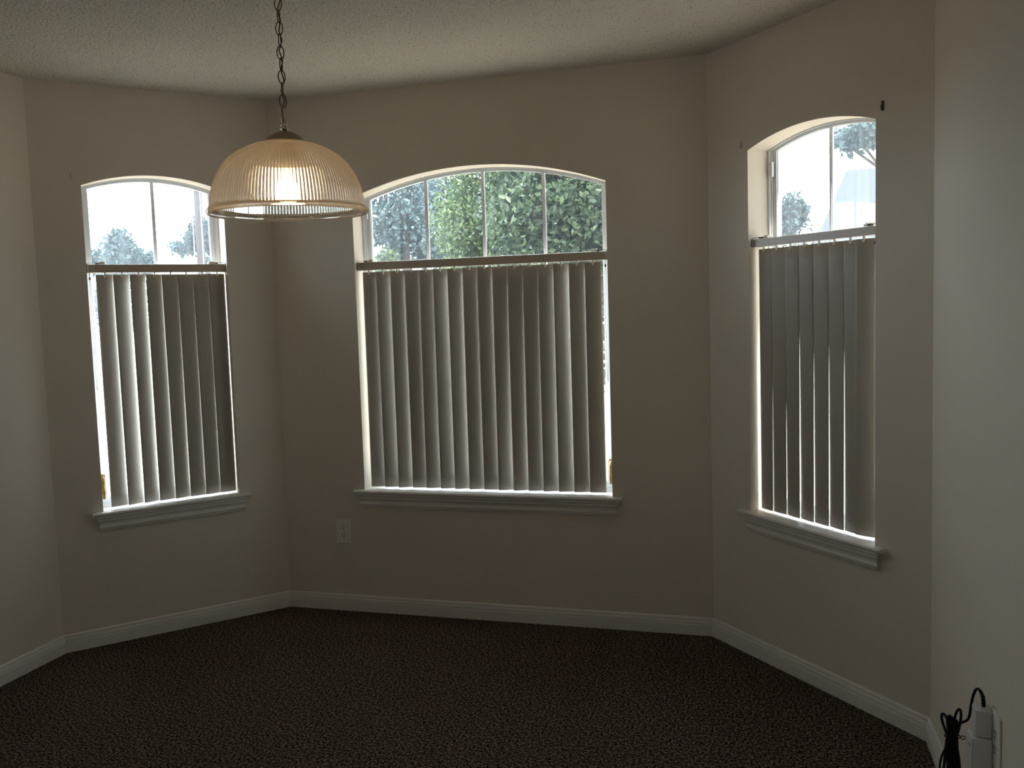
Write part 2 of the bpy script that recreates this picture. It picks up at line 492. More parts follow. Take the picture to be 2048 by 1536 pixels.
# ------------------------------------------------------------------ windows
def window(idx, wn, pane_mat, muntins, hinge, lock_side):
    s0, s1, zsp, za = WIN[wn]
    mid = (s0 + s1) / 2; h = (s1 - s0) / 2
    base = wp(wn, mid, 0, ZS); rz = WF[wn][4]
    root = empty('window_%d' % idx, base, rz)
    tag(root, kind='structure')
    fn = arch_fn(s0, s1, zsp, za)
    OFF = (0, 0, ZS)
    def outline(ins, top, bot):
        x0, x1 = -h + ins, h - ins
        K = 26
        pts = [(x0, ZT - 0.008 + bot), (x1, ZT - 0.008 + bot)]
        for k in range(K + 1):
            x = x1 + (x0 - x1) * k / K
            pts.append((x, fn(mid + x) - top))
        return pts
    mb = MB(OFF)
    mb.ring(outline(0.0005, 0.0005, 0.0), outline(0.020, 0.007, 0.028), 0.118, 0.150)
    mb.ring(outline(0.0005, 0.0005, 0.0), outline(0.012, 0.004, 0.016), 0.110, 0.1185)
    frame = mb.build('window_frame', M['vinyl'], root)
    mb = MB(OFF)
    mb.ring(outline(0.0205, 0.0075, 0.0285), outline(0.043, 0.0150, 0.060), 0.124, 0.152)
    mb.ring(outline(0.040, 0.0135, 0.056), outline(0.046, 0.0168, 0.064), 0.130, 0.138)
    sash = mb.build('sash', M['vinyl'], root)
    mb = MB(OFF)
    mb.plate(outline(0.0415, 0.014, 0.058), 0.1395, 0.1435)
    mb.build('pane', pane_mat, root)
    for s in muntins:
        x = s - mid
        mb = MB(OFF)
        mb.box((x - 0.0085, 0.1310, ZT + 0.06), (x + 0.0085, 0.1390, fn(s) - 0.0145))
        mb.box((x - 0.005, 0.1285, ZT + 0.06), (x + 0.005, 0.1315, fn(s) - 0.0147))
        mb.build('muntin', M['vinyl'], root)
    if hinge:
        sg, z0, z1 = hinge
        x = (-h + 0.0205) if sg < 0 else (h - 0.0205)
        mb = MB(OFF)
        mb.box((x - 0.013, 0.1065, z0), (x + 0.013, 0.118, z1), 0.0015)
        hg = mb.build('hinge', M['vinyl'], root)
        mb = MB(OFF)
        for zz in (z0 + 0.010, z1 - 0.010):
            mb.lathe([(0, -0.001), (0.0032, -0.001), (0.0032, 0.0008), (0, 0.001)], (0, 0, 0), 10)
            nv = 40
            for q in range(len(mb.v) - nv, len(mb.v)):
                px, py, pz = mb.v[q][0], mb.v[q][1], mb.v[q][2] + ZS
                mb.v[q] = (x + px, 0.1062 - pz, zz + py - ZS)
        mb.build('screw', M['railend'], hg)
    # casement lock at the foot of the stile
    x = (h - 0.020) if lock_side > 0 else (-h + 0.020)
    mb = MB(OFF)
    mb.box((x - 0.014, 0.104, 0.735), (x + 0.014, 0.112, 0.835), 0.002)
    lk = mb.build('sash_lock', M['brass'], root)
    mb = MB(OFF)
    mb.tube([(x, 0.104, 0.825), (x, 0.086, 0.820), (x, 0.078, 0.800), (x, 0.076, 0.750), (x, 0.078, 0.715)], [0.008, 0.009, 0.009, 0.0085, 0.007], 8)
    mb.build('lock_lever', M['brass'], lk)
    # sill board with horns + moulded apron
    mb = MB(OFF)
    nose = [(-0.034, ZT - 0.003), (-0.036, ZT - 0.009), (-0.034, ZT - 0.015), (-0.030, ZT - 0.018)]
    hx = h + 0.054
    # board seen as plan outline, extruded: nose profile swept along x
    prof = [(-0.0005, ZT), (-0.031, ZT)] + nose + [(-0.0005, ZT - 0.018)]
    n_ = len(prof)
    V = [(-hx, y, z) for y, z in prof] + [(hx, y, z) for y, z in prof]
    mb.add(V, [(i, (i + 1) % n_, n_ + (i + 1) % n_, n_ + i) for i in range(n_)] + [tuple(range(n_ - 1, -1, -1)), tuple(range(n_, 2 * n_))])
    mb.box((-h + 0.0005, -0.002, ZT - 0.0178), (h - 0.0005, 0.112, ZT))
    sill = mb.build('window_sill', M['trim'], root)
    mb = MB(OFF)
    z1 = ZT - 0.0182; z0 = 0.575
    ap = [(0, z1), (-0.027, z1), (-0.027, z1 - 0.010), (-0.022, z1 - 0.016), (-0.0225, z1 - 0.024), (-0.018, z1 - 0.027),
          (-0.013, z1 - 0.040), (-0.0135, z1 - 0.050), (-0.017, z1 - 0.053), (-0.017, z1 - 0.060), (-0.012, z1 - 0.063), (-0.0105, z0), (0, z0)]
    n_ = len(ap); V = []
    for sgn in (-1, 1):
        for y, z in ap:
            V.append((sgn * (h + 0.006 - y * 1.25), y - 0.0005, z))
    mb.add(V, [(i, (i + 1) % n_, n_ + (i + 1) % n_, n_ + i) for i in range(n_)] + [tuple(range(n_ - 1, -1, -1)), tuple(range(n_, 2 * n_))])
    mb.build('sill_apron', M['trim'], sill)
    return root

window(1, 'left_window', M['pane_l'], [0.570], None, -1)
window(2, 'center', M['pane_c'], [0.843, 1.156, 1.477], (-1, 2.100, 2.152), 1)
window(3, 'right_window', M['pane_r'], [0.636], (-1, 2.148, 2.212), 1)
# unseen glazing added behind the camera as a fill light source
mid = (DS0 + DS1) / 2
dr = empty('fill_opening_1', wp('back', mid, 0, 0.02), WF['back'][4]); tag(dr, kind='structure')
mb = MB((0, 0, 0.02))
for x0, x1 in ((-0.579, 0.579),):
    y = 0.06
    mb.ring([(x0, 0.021), (x1, 0.021), (x1, 2.099), (x0, 2.099)], [(x0 + 0.06, 0.10), (x1 - 0.06, 0.10), (x1 - 0.06, 2.03), (x0 + 0.06, 2.03)], y, y + 0.035)
mb.build('fill_opening_frame', M['vinyl'], dr)
mb = MB((0, 0, 0.02))
mb.box((-0.53, 0.075, 0.09), (0.53, 0.079, 2.04))
mb.build('fill_opening_pane', M['pane_b'], dr)

mb = MB()
mb.box((-4.5, YB - 2.6, 2.45), (3.5, YB - 0.2, 2.6))  # unseen slab added to keep direct sun out of the back opening
tag(mb.build('sun_block_slab', M['trim']), kind='structure')

# ------------------------------------------------------------------ vertical blinds
def slat_mesh(zb, zt, th0, th1, w=0.083):
    """curved vinyl vane, local x = across when closed, bulging to the room (-y); right edge turned to the glass"""
    mb = MB(); K = 10; R = 14; T = 0.0007
    front = []; back = []
    for r_ in range(R + 1):
        f = r_ / R
        z = zb + (zt - zb) * f
        th = th1 + (th0 - th1) * f
        ct, st = math.cos(th), math.sin(th)
        for k in range(K + 1):
            u = -1 + 2 * k / K
            x = u * w / 2; y = -0.0032 * (1 - u * u)
            front.append((x * ct - y * st, x * st + y * ct, z))
            y2 = y + T
            back.append((x * ct - y2 * st, x * st + y2 * ct, z))
    n = len(front); F = []
    for r_ in range(R):
        for k in range(K):
            a = r_ * (K + 1) + k
            F.append((a, a + 1, a + K + 2, a + K + 1)); F.append((n + a, n + a + K + 1, n + a + K + 2, n + a + 1))
        for k in (0, K):
            a = r_ * (K + 1) + k; b = a + K + 1
            F.append((a, b, n + b, n + a))
    for r_ in (0, R):
        for k in range(K):
            a = r_ * (K + 1) + k
            F.append((a, n + a, n + a + 1, a + 1))
    mb.add(front + back, F, True)
    return mb

def blind(wn, s0, s1, z_rail0, z_rail1, centers, th_top, th_bot, cord_side, cord_z, label, slat_bottom, end_cap):
    mid = (s0 + s1) / 2; h = (s1 - s0) / 2
    YS = 0.044                                   # hanging line of the vanes
    base = wp(wn, mid, YS, slat_bottom)
    root = empty('vertical_blind', base, WF[wn][4])
    tag(root, label, 'window blind', 'vertical blinds hung in the three bay windows')
    OFF = (0, YS, slat_bottom)
    zr0, zr1 = z_rail0, z_rail1
    # extruded head rail with lips
    mb = MB(OFF)
    prof = [(0.020, zr0), (0.020, zr1 - 0.004), (0.0215, zr1 - 0.0035), (0.0215, zr1 - 0.0015), (0.024, zr1), (0.062, zr1), (0.064, zr1 - 0.003),
            (0.064, zr0), (0.050, zr0), (0.050, zr0 + 0.005), (0.034, zr0 + 0.005), (0.034, zr0)]
    n_ = len(prof)
    V = [(-h, y, z) for y, z in prof] + [(h, y, z) for y, z in prof]
    mb.add(V, [(i, (i + 1) % n_, n_ + (i + 1) % n_, n_ + i) for i in range(n_)] + [tuple(range(n_ - 1, -1, -1)), tuple(range(n_, 2 * n_))])
    mb.build('head_rail', M['rail'], root)
    for sg in (-1, 1):
        x = sg * h
        mb = MB(OFF)
        mb.box((min(x, x + sg * 0.004), 0.0185, zr0 - 0.002), (max(x, x + sg * 0.004), 0.0655, zr1 + 0.001), 0.001)
        mb.box((x - 0.0015, 0.0165, zr0 + 0.004), (x + 0.0015, 0.0205, zr1 - 0.004))
        cap = mb.build('end_cap', M['railend'], root)
        mb = MB(OFF)   # wire spring bracket hooked over the rail end
        xo = x + sg * 0.0062
        xi = x - sg * 0.034
        mb.tube([(xo, 0.019, zr0 + 0.002), (xo, 0.018, zr1 - 0.003), (xo - sg * 0.002, 0.018, zr1 + 0.003), (xo - sg * 0.008, 0.0185, zr1 + 0.0045), (xi, 0.020, zr1 + 0.0075)], 0.0011, 6)
        mb.box((min(xi, xi - sg * 0.015), 0.018, zr1 + 0.0015), (max(xi, xi - sg * 0.015), 0.034, zr1 + 0.0075), 0.001)
        mb.build('spring_bracket', M['dark'], root)
        mb = MB(OFF)
        xc = xi - sg * 0.030
        mb.box((xc - 0.015, 0.030, zr1), (xc + 0.015, 0.060, zr1 + 0.010), 0.002)
        mb.box((xc - 0.010, 0.034, zr1 + 0.010), (xc + 0.014, 0.060, zr1 + 0.014), 0.001)
        mb.build('mounting_clip', M['cream'], root)
    zt = zr0 - 0.010
    for i, s in enumerate(centers):
        m_ = slat_mesh(0.0, zt - slat_bottom, math.radians(th_top[i]), math.radians(th_bot[i]))
        sl = m_.build('slat', M['slat'], root, (s - mid, 0, 0))
        sl.data.materials.append(M['slat_back'])            # paler backing added to bounce daylight into the gaps
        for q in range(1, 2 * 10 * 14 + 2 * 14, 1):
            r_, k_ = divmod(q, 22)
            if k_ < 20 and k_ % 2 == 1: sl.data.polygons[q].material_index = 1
        mb = MB()
        z1 = zt - slat_bottom
        mb.box((-0.0032, -0.0125, z1 - 0.004), (0.0032, -0.004, z1 + 0.0135))
        mb.ball((0.0, -0.0125, z1 - 0.0085), 0.0052, 8, 6, (1, 0.8, 1.15))
        mb.build('hanger_clip', M['cream'], sl)
    # bead control chain, two strands
    xs = cord_side * (h + 0.0005) - cord_side * 0.003
    mb = MB(OFF)
    z = zr0 - 0.004; k = 0
    while z > cord_z:
        f = (zr0 - z) / (zr0 - cord_z)
        gap = 0.0035 * math.sin(PI * min(1, f * 1.0)) + 0.0016
        mb.ball((xs - gap, 0.012, z), 0.0021, 5, 4)
        mb.ball((xs + gap, 0.013, z + 0.002), 0.0021, 5, 4)
        z -= 0.0062
    mb.ball((xs, 0.0125, cord_z), 0.0024, 6, 4)
    ch = mb.build('control_chain', M['cord'], root)
    mb = MB(OFF)
    mb.box((xs - 0.0035, 0.008, zr0 - 0.036), (xs + 0.0035, 0.017, zr0 - 0.024), 0.001)
    mb.build('chain_connector', M['dark'], ch)
    return root

# turn of each vane from shut (deg), at its top and its foot
C_c = [0.540, 0.626, 0.707, 0.789, 0.871, 0.952, 1.030, 1.108, 1.181, 1.259, 1.336, 1.414, 1.494, 1.573, 1.652, 1.731]
C_c = [0.545 + (1.738 - 0.545) * k / 15 for k in range(16)]
T_c = [1.5, 22, 14, 8, 1.5, 21, 22, 1.5, 14, 1.5, 1.5, 1.5, 1.5, 27, 14, 2]
B_c = [15, 15, 26, 7, 18, 15, 22, 19, 7, 24, 22, 11, 19, 17, 15, 3]
blind('center', 0.4905, 1.8085, 1.8280, 1.8700, C_c, T_c, B_c, 1, 1.240,
      'wide vertical blind of sixteen shut vanes below the leafy arched window', 0.6765, None)
C_l = [0.302 + (0.848 - 0.302) * k / 7 for k in range(8)]
blind('left_window', 0.2275, 0.8870, 1.8440, 1.8850, C_l, [6, 17, 17, 9, 1.5, 1.5, 1.5, 1.5], [11, 21, 20, 8, 14, 4, 9, 2], -1, 1.272,
      'narrow vertical blind left of the hanging lamp, bead chain at its left end', 0.6765, None)
C_r = [0.337 + (0.918 - 0.337) * k / 7 for k in range(7)] + [0.902]
blind('right_window', 0.2870, 0.9830, 1.8420, 1.8760, C_r, [0.5, 2.5, 1.5, 1.2, 1.5, 1.2, 2.0, 16], [-4.6, -0.5, -4.2, -4.8, -2.4, -5.2, -3.0, 16], 1, 1.60,
      'narrow vertical blind in the window nearest the plugged-in adapter', 0.6765, None)

# ------------------------------------------------------------------ pendant lamp
PX, PY = -0.4523, -2.3654
pend = empty('pendant_lamp', (PX, PY, 1.862))
tag(pend, 'brass chain pendant lamp with lit ribbed clear glass dome shade', 'pendant lamp')
PO = (0, 0, 1.862)
dome = [(0.1880, 1.876), (0.1872, 1.885), (0.1855, 1.898), (0.1825, 1.915), (0.1775, 1.933), (0.1705, 1.951), (0.1610, 1.969), (0.1490, 1.986),
        (0.1345, 2.0005), (0.1180, 2.0125), (0.1000, 2.0225), (0.0800, 2.0310), (0.0600, 2.0370), (0.0440, 2.0400)]
NR = 144
def ribs(a, i):
    if i >= len(dome): return 1.0
    return 1.0 + 0.0080 * abs(math.cos(NR * a / 2))
inner = [(r * 0.984 - 0.001, z - 0.0022) for r, z in reversed(dome)]
mb = MB(PO)
mb.lathe(dome + inner, (0, 0, 0), NR * 8, closed=True, rib=ribs)
shade = mb.build('shade', M['shade'], pend)
mb = MB(PO)
rim = []
for k in range(14):
    a = 2 * PI * k / 14
    rim.append((0.1915 + 0.0075 * math.cos(a), 1.8695 + 0.0066 * math.sin(a)))
mb.lathe(rim, (0, 0, 0), 160, closed=True)
mb.build('rim', M['rim'], shade)
mb = MB(PO)
mb.lathe([(0.0530, 2.0335), (0.0535, 2.0360), (0.0500, 2.0405), (0.0440, 2.0470), (0.0350, 2.0545), (0.0240, 2.0610), (0.0130, 2.0645), (0.0100, 2.0650),
          (0.0100, 2.0630), (0.0500, 2.0340)], (0, 0, 0), 48)
cap = mb.build('cap', M['cap'], pend)
mb = MB(PO)   # stacked clear/polished rings and hanging loop
mb.lathe([(0.0, 2.064), (0.0060, 2.0645), (0.0060, 2.069), (0.0095, 2.0705), (0.0100, 2.0735), (0.0085, 2.076), (0.0055, 2.0775), (0.0085, 2.080),
          (0.0090, 2.083), (0.0070, 2.086), (0.0040, 2.088), (0.0, 2.0885)], (0, 0, 0), 24)
VA = math.atan2(1.19, 2.08)     # across the view from the camera side
ca, sa = math.cos(VA), math.sin(VA)
lp = []
for k in range(24):
    a = 2 * PI * k / 24
    q = 0.0072 * math.cos(a)
    lp.append((-sa * q * 0.35 + ca * q, ca * q * 0.35 + sa * q, 2.106 + 0.0200 * math.sin(a)))
mb.tube(lp, 0.0017, 8, closed=True)
mb.build('finial', M['chrome'], pend)
# chain
link_me = None
pitch = 0.0290
zc_ = 2.126 + 0.0125
i = 0
while zc_ < 2.715:
    if link_me is None:
        mb = MB(); P_ = []
        for k in range(28):
            a = 2 * PI * k / 28
            P_.append((0.0083 * math.cos(a), 0, 0.0160 * math.sin(a)))
        mb.tube(P_, 0.0014, 8, closed=True)
        lk = mb.build('chain_link', M['bronze'], pend); link_me = lk
    else:
        lk = link_me.copy(); COL.objects.link(lk); lk.parent = pend
    lk.location = (0, 0, zc_ - PO[2])
    tw = random.uniform(-0.12, 0.12)
    lk.rotation_euler = (0, random.uniform(-0.05, 0.05), VA + tw + (0 if i % 2 == 0 else PI / 2 - 0.25))
    zc_ += pitch; i += 1
mb = MB(PO)   # flex threaded through the links
P_ = [(0, 0, 2.085), (-0.003 * ca, -0.003 * sa, 2.12)]
z = 2.14; k = 0
while z < 2.72:
    d = (0.0042, -0.0030, 0.0055, -0.0010)[k % 4]
    P_.append((d * ca, d * sa, z)); z += 0.0240; k += 1
P_.append((0, 0, 2.728))
mb.tube(P_, 0.0017, 7)
mb.build('flex', M['wire'], pend)
mb = MB(PO)
mb.lathe([(0.0, 2.7395), (0.062, 2.7395), (0.063, 2.735), (0.058, 2.727), (0.040, 2.718), (0.015, 2.712), (0.0, 2.711)], (0, 0, 0), 40)
mb.build('ceiling_canopy', M['cap'], pend)
mb = MB(PO)
mb.lathe([(0.0, 2.050), (0.016, 2.050), (0.0185, 2.040), (0.0185, 1.990), (0.0205, 1.986), (0.0205, 1.960), (0.016, 1.944), (0.0, 1.944)], (0, 0, 0), 28)
mb.build('socket', M['porcelain'], pend)
mb = MB(PO)
mb.lathe([(0.0, 1.947), (0.0120, 1.946), (0.0215, 1.942), (0.0280, 1.932), (0.0300, 1.918), (0.0285, 1.905), (0.0220, 1.895), (0.0110, 1.889), (0.0, 1.8875)], (0, 0, 0), 32)
mb.build('bulb', M['bulb'], pend)

# ------------------------------------------------------------------ wall outlet under the wide window
def duplex(mb_face, mb_slot, x, zc, y):
    """one receptacle face (flat-sided round) and its three slots; y grows into the wall"""
    P = []
    for k in range(28):
        a = 2 * PI * k / 28
        P.append((x + max(-0.0145, min(0.0145, 0.0172 * math.cos(a))), zc + 0.0172 * math.sin(a)))
    mb_face.plate(P, y - 0.0022, y)
    mb_slot.box((x - 0.0076, y - 0.0030, zc - 0.001), (x - 0.0050, y - 0.0020, zc + 0.009))
    mb_slot.box((x + 0.0050, y - 0.0030, zc + 0.000), (x + 0.0074, y - 0.0020, zc + 0.008))
    P = [(x + 0.0030 * math.cos(2 * PI * k / 12), zc - 0.0085 + 0.0032 * math.sin(2 * PI * k / 12)) for k in range(12)]
    mb_slot.plate(P, y - 0.0030, y - 0.0020)

def outlet(wn, s, zc, w, hgt, label, group=None):
    root = empty('wall_outlet', wp(wn, s, 0, zc - hgt / 2), WF[wn][4])
    tag(root, label, 'electrical outlet')
    OFF = (0, 0, zc - hgt / 2)
    mb = MB(OFF); mb.box((-w / 2, -0.0055, zc - hgt / 2), (w / 2, -0.0004, zc + hgt / 2), 0.0022)
    mb.build('cover_plate', M['plate'], root)
    for dz in (0.0205, -0.0205):
        f = MB(OFF); sl = MB(OFF)
        duplex(f, sl, 0, zc + dz, -0.0050)
        ro = f.build('receptacle', M['plate'], root)
        sl.build('slot', M['slot'], ro)
    mb = MB(OFF)
    P = [(0.0032 * math.cos(2 * PI * k / 12), zc + 0.0032 * math.sin(2 * PI * k / 12)) for k in range(12)]
    mb.plate(P, -0.0068, -0.0050)
    mb.build('screw', M['railend'], root)
    return root
outlet('center', 0.3470, 0.4365, 0.090, 0.135, 'white duplex wall outlet below and left of the widest window')
outlet('right', 0.975, 0.4640, 0.080, 0.150, 'white wall outlet on the right wall, mostly behind the plugged-in adapters')

# adapters on the right wall outlet (local x = along wall, -y = into the room)
ra = WF['right'][4]
def rw(s, off, z): return (s - 0.925, off, z)
low = empty('plug_adapter', wp('right', 0.925, 0, 0.300), ra)
tag(low, 'larger grey-white plug block below the cabled charger on right wall', 'plug adapter')
mb = MB((0, 0, 0.300))
mb.box((-0.032, -0.0560, 0.300), (0.026, -0.0058, 0.4560), 0.004)
mb.build('body', M['adapter'], low)
mb = MB((0, 0, 0.300))
for zz in (0.428,):
    mb.box((-0.012, -0.0566, zz - 0.001), (0.010, -0.0556, zz + 0.0025))
mb.build('vent_slot', M['slot'], low)
upp = empty('charger', wp('right', 0.925, 0, 0.4570), ra)
tag(upp, 'small white charger plugged in above, black cable bundle hanging from it', 'charger')
UO = (0, 0, 0.4570)
mb = MB(UO)
mb.box((-0.030, -0.0460, 0.4572), (0.020, -0.0058, 0.5300), 0.005)
mb.build('body', M['adapter'], upp)
mb = MB(UO)
mb.lathe([(0.0, 0.529), (0.0085, 0.529), (0.0085, 0.5325), (0.0070, 0.5335), (0.0, 0.5335)], (0, -0.023, 0), 16)
mb.build('cable_collar', M['railend'], upp)
mb = MB(UO)
path = [rw(.925, -.023, .532), rw(.925, -.0235, .546), rw(.924, -.025, .560), rw(.918, -.029, .571), rw(.910, -.034, .576)]
R_ = [0.0050, 0.0049, 0.0046, 0.0042, 0.0036]
mb.tube(path, R_, 10)
for k in range(4):
    p = Vector(path[0]).lerp(Vector(path[2]), k / 3)
    mb.tube([p + Vector((0, 0, -0.0012)), p + Vector((0, 0, 0.0012))], 0.0056, 10)
mb.build('strain_relief', M['rubber'], upp)
def smooth_path(P, sub=8):
    P = [Vector(p) for p in P]; out = []
    for i in range(len(P) - 1):
        p0 = P[max(i - 1, 0)]; p1 = P[i]; p2 = P[i + 1]; p3 = P[min(i + 2, len(P) - 1)]
        for k in range(sub):
            t = k / sub
            out.append(0.5 * ((2 * p1) + (p2 - p0) * t + (2 * p0 - 5 * p1 + 4 * p2 - p3) * t * t + (3 * p1 - p0 - 3 * p2 + p3) * t ** 3))
    out.append(P[-1]); return out
mb = MB(UO)
mb.tube(smooth_path([rw(.912, -.033, .5755), rw(.903, -.038, .569), rw(.893, -.0425, .546), rw(.878, -.0440, .512), rw(.860, -.0440, .478),
                     rw(.838, -.0460, .455), rw(.815, -.0550, .437), rw(.802, -.0640, .418), rw(.800, -.0700, .395)]), 0.0036, 8)
mb.build('cable', M['rubber'], upp)
mb = MB(UO)
BS = 0.800
def loop(o_top, z_top, o_bot, z_bot, ds):
    """one flattened turn of cable pinched at the tie"""
    P = []
    for k in range(40):
        a = 2 * PI * k / 40
        c, s = math.cos(a), math.sin(a)
        if s >= 0:
            zz = 0.392 + (z_top - 0.392) * s; cx = -0.0745 + (o_top + 0.0745) * (0.32 + 0.68 * s)
        else:
            zz = 0.392 + (0.392 - z_bot) * s; cx = -0.0745 + (o_bot + 0.0745) * (0.32 - 0.68 * s) if o_bot == o_top else -0.0745 + (o_top + 0.0745) * 0.32 - (o_bot - (-0.0745 + (o_top + 0.0745) * 0.32)) * s
        wdt = 0.0050 + 0.0085 * abs(s) * (1 - 0.22 * abs(s))
        P.append(rw(BS + ds + 0.004 * c * s, cx + wdt * c, zz))
    mb.tube(P, 0.0037, 7, closed=True)
loop(-0.099, 0.452, -0.092, 0.235, 0.000)
loop(-0.083, 0.450, -0.082, 0.222, 0.006)
loop(-0.074, 0.440, -0.074, 0.228, -0.006)
loop(-0.058, 0.470, -0.068, 0.262, 0.003)
loop(-0.067, 0.436, -0.098, 0.240, -0.003)
loop(-0.080, 0.430, -0.060, 0.290, 0.008)
mb.tube(smooth_path([rw(.800, -.070, .395), rw(.803, -.090, .360), rw(.800, -.104, .318), rw(.798, -.106, .262), rw(.800, -.100, .215)]), 0.0031, 7)
mb.build('cable_bundle', M['rubber'], upp)
mb = MB(UO)
tie = []
for k in range(14):
    a = 2 * PI * k / 14
    tie.append(rw(BS + 0.013 * math.cos(a), -0.0745 + 0.021 * math.sin(a), 0.390))
mb.tube(tie, 0.0018, 6, closed=True)
tl_ = []
for k in range(12):
    a = 2 * PI * k / 12
    tl_.append(rw(BS, -0.0475 + 0.006 * math.cos(a), 0.388 + 0.005 * math.sin(a)))
mb.tube(tl_, 0.0012, 6, closed=True)
mb.build('twist_tie', M['rubber'], upp)

# ------------------------------------------------------------------ curtain-rod leftovers on the walls
def hook(wn, s, zc, m, label):
    root = empty('curtain_hook', wp(wn, s, 0, zc - 0.018), WF[wn][4])
    tag(root, label, 'wall hook', None)
    OFF = (0, 0, zc - 0.018)
    mb = MB(OFF); mb.box((-0.0045, -0.0030, zc - 0.018), (0.0045, -0.0003, zc + 0.018), 0.001)
    mb.build('backplate', m, root)
    mb = MB(OFF); mb.tube(smooth_path([(0, -0.002, zc + 0.006), (0, -0.008, zc + 0.002), (0, -0.011, zc - 0.005), (0, -0.009, zc - 0.011), (0, -0.013, zc - 0.012)], 4), 0.0016, 6)
    mb.build('hook_arm', m, root)
hook('right_window', 1.0245, 2.3005, M['dark'], 'dark little curtain hook above the right end of the rightmost window')
hook('right_window', 0.2395, 2.2915, M['patch'], 'painted little curtain hook beside the left end of the rightmost arch')
hook('left_window', 0.1765, 2.3015, M['patch'], 'painted little curtain hook beside the left arch of the leftmost window')

# ------------------------------------------------------------------ outdoors
GZ = -0.35
mb = MB()
mb.add([(-90, -90, GZ), (90, -90, GZ), (90, 120, GZ), (-90, 120, GZ)], [(0, 1, 2, 3)])
tag(mb.build('ground', M['paving']), kind='structure')

def foliage(name, m, blobs, size, origin, parent, droop=0.35):
    """leaf blades, each a folded quad pair, scattered through the crown's blobs"""
    allv = []; cnt = 0
    for (c, rad, n, fill) in blobs:
        u = rng.normal(size=(n, 3)); u /= np.linalg.norm(u, axis=1)[:, None]
        rr = (fill + (1 - fill) * rng.random(n)) ** 0.7
        lump = 1 + 0.16 * np.sin(u[:, 0] * 7 + c[0] * 3) * np.sin(u[:, 1] * 6 + c[1]) + 0.12 * np.sin(u[:, 2] * 9)
        P = np.array(c) + u * np.array(rad) * (rr * lump)[:, None]
        d = rng.normal(size=(n, 3)); d[:, 2] -= droop; d /= np.linalg.norm(d, axis=1)[:, None]
        q = rng.normal(size=(n, 3)) + u * 0.4; q -= d * np.sum(q * d, axis=1)[:, None]; q /= np.linalg.norm(q, axis=1)[:, None]
        nn = np.cross(d, q)
        L_ = size * (0.7 + 0.6 * rng.random(n))[:, None]; Wd = L_ * 0.28
        v0 = P; v1 = P + d * L_ * 0.45 + q * Wd + nn * Wd * 0.35; v2 = P + d * L_; v3 = P + d * L_ * 0.45 - q * Wd + nn * Wd * 0.35; v4 = P + d * L_ * 0.5
        allv.append(np.stack([v0, v1, v2, v3, v4], 1).reshape(-1, 3)); cnt += n
    V = np.concatenate(allv) - np.array(origin)
    me = bpy.data.meshes.new(name)
    nf = cnt * 2
    me.vertices.add(len(V)); me.vertices.foreach_set('co', V.astype(np.float32).ravel())
    b = np.arange(cnt)[:, None] * 5
    loops = np.concatenate([b + np.array([0, 1, 2, 4]), b + np.array([0, 4, 2, 3])], 1).reshape(-1)
    me.loops.add(nf * 4); me.loops.foreach_set('vertex_index', loops.astype(np.int32))
    me.polygons.add(nf); me.polygons.foreach_set('loop_start', (np.arange(nf) * 4).astype(np.int32)); me.polygons.foreach_set('loop_total', np.full(nf, 4, np.int32))
    me.update(calc_edges=True); me.validate()
    me.materials.append(m)
    o = bpy.data.objects.new(name, me); COL.objects.link(o); o.parent = parent
    return o

def tree(name, base, blobs, size, m, label, trunk_r=0.12, trunk_top=None, cat='tree', limbs=5):
    root = empty(name, (base[0], base[1], GZ))
    tag(root, label, cat)
    O = (base[0], base[1], GZ)
    mb = MB(O)
    top = trunk_top or blobs[0][0][2]
    P = [(base[0] + 0.04 * math.sin(k * 1.3), base[1] + 0.04 * math.cos(k * 1.7), GZ + (top - GZ) * k / 7) for k in range(8)]
    mb.tube(P, [trunk_r * (1.15 - 0.75 * k / 7) for k in range(8)], 10)
    for k in range(limbs):
        c, rad, n, f = blobs[k % len(blobs)]
        st = Vector(P[3 + k % 4])
        en = Vector(c) + Vector((math.cos(k * 2.4) * rad[0] * 0.6, math.sin(k * 2.4) * rad[1] * 0.6, 0.4 * rad[2]))
        mid_ = st.lerp(en, 0.5) + Vector((0, 0, 0.12))
        mb.tube(smooth_path([st, mid_, en], 5), [trunk_r * 0.38 * (1 - 0.8 * j / 10) for j in range(11)], 6)
    mb.build('trunk', M['bark'], root)
    foliage('foliage', m, blobs, size, O, root)
    return root

# through the wide middle window
tree('broadleaf_tree', (-1.35, 4.95), [((-1.35, 4.9, 2.45), (0.95, 0.75, 1.15), 22000, 0.35), ((-0.55, 4.7, 2.3), (0.75, 0.7, 1.1), 12000, 0.35),
     ((-1.5, 5.0, 3.5), (1.0, 0.8, 0.8), 9000, 0.35), ((-1.1, 4.8, 1.35), (0.9, 0.75, 0.7), 3000, 0.4)], 0.075, M['leaf_dark'],
     'big dark green broadleaf tree close outside the right half of the wide window', 0.13, 2.6)
tree('broadleaf_tree', (-3.35, 7.3), [((-3.1, 7.2, 2.5), (0.62, 0.7, 1.25), 15000, 0.3), ((-2.5, 7.5, 2.6), (0.9, 0.8, 1.25), 14000, 0.3),
     ((-3.0, 7.3, 1.5), (0.8, 0.8, 0.9), 4000, 0.4)], 0.062, M['leaf_mid'],
     'lighter yellow-green tree in the middle of the wide window', 0.11, 2.6)
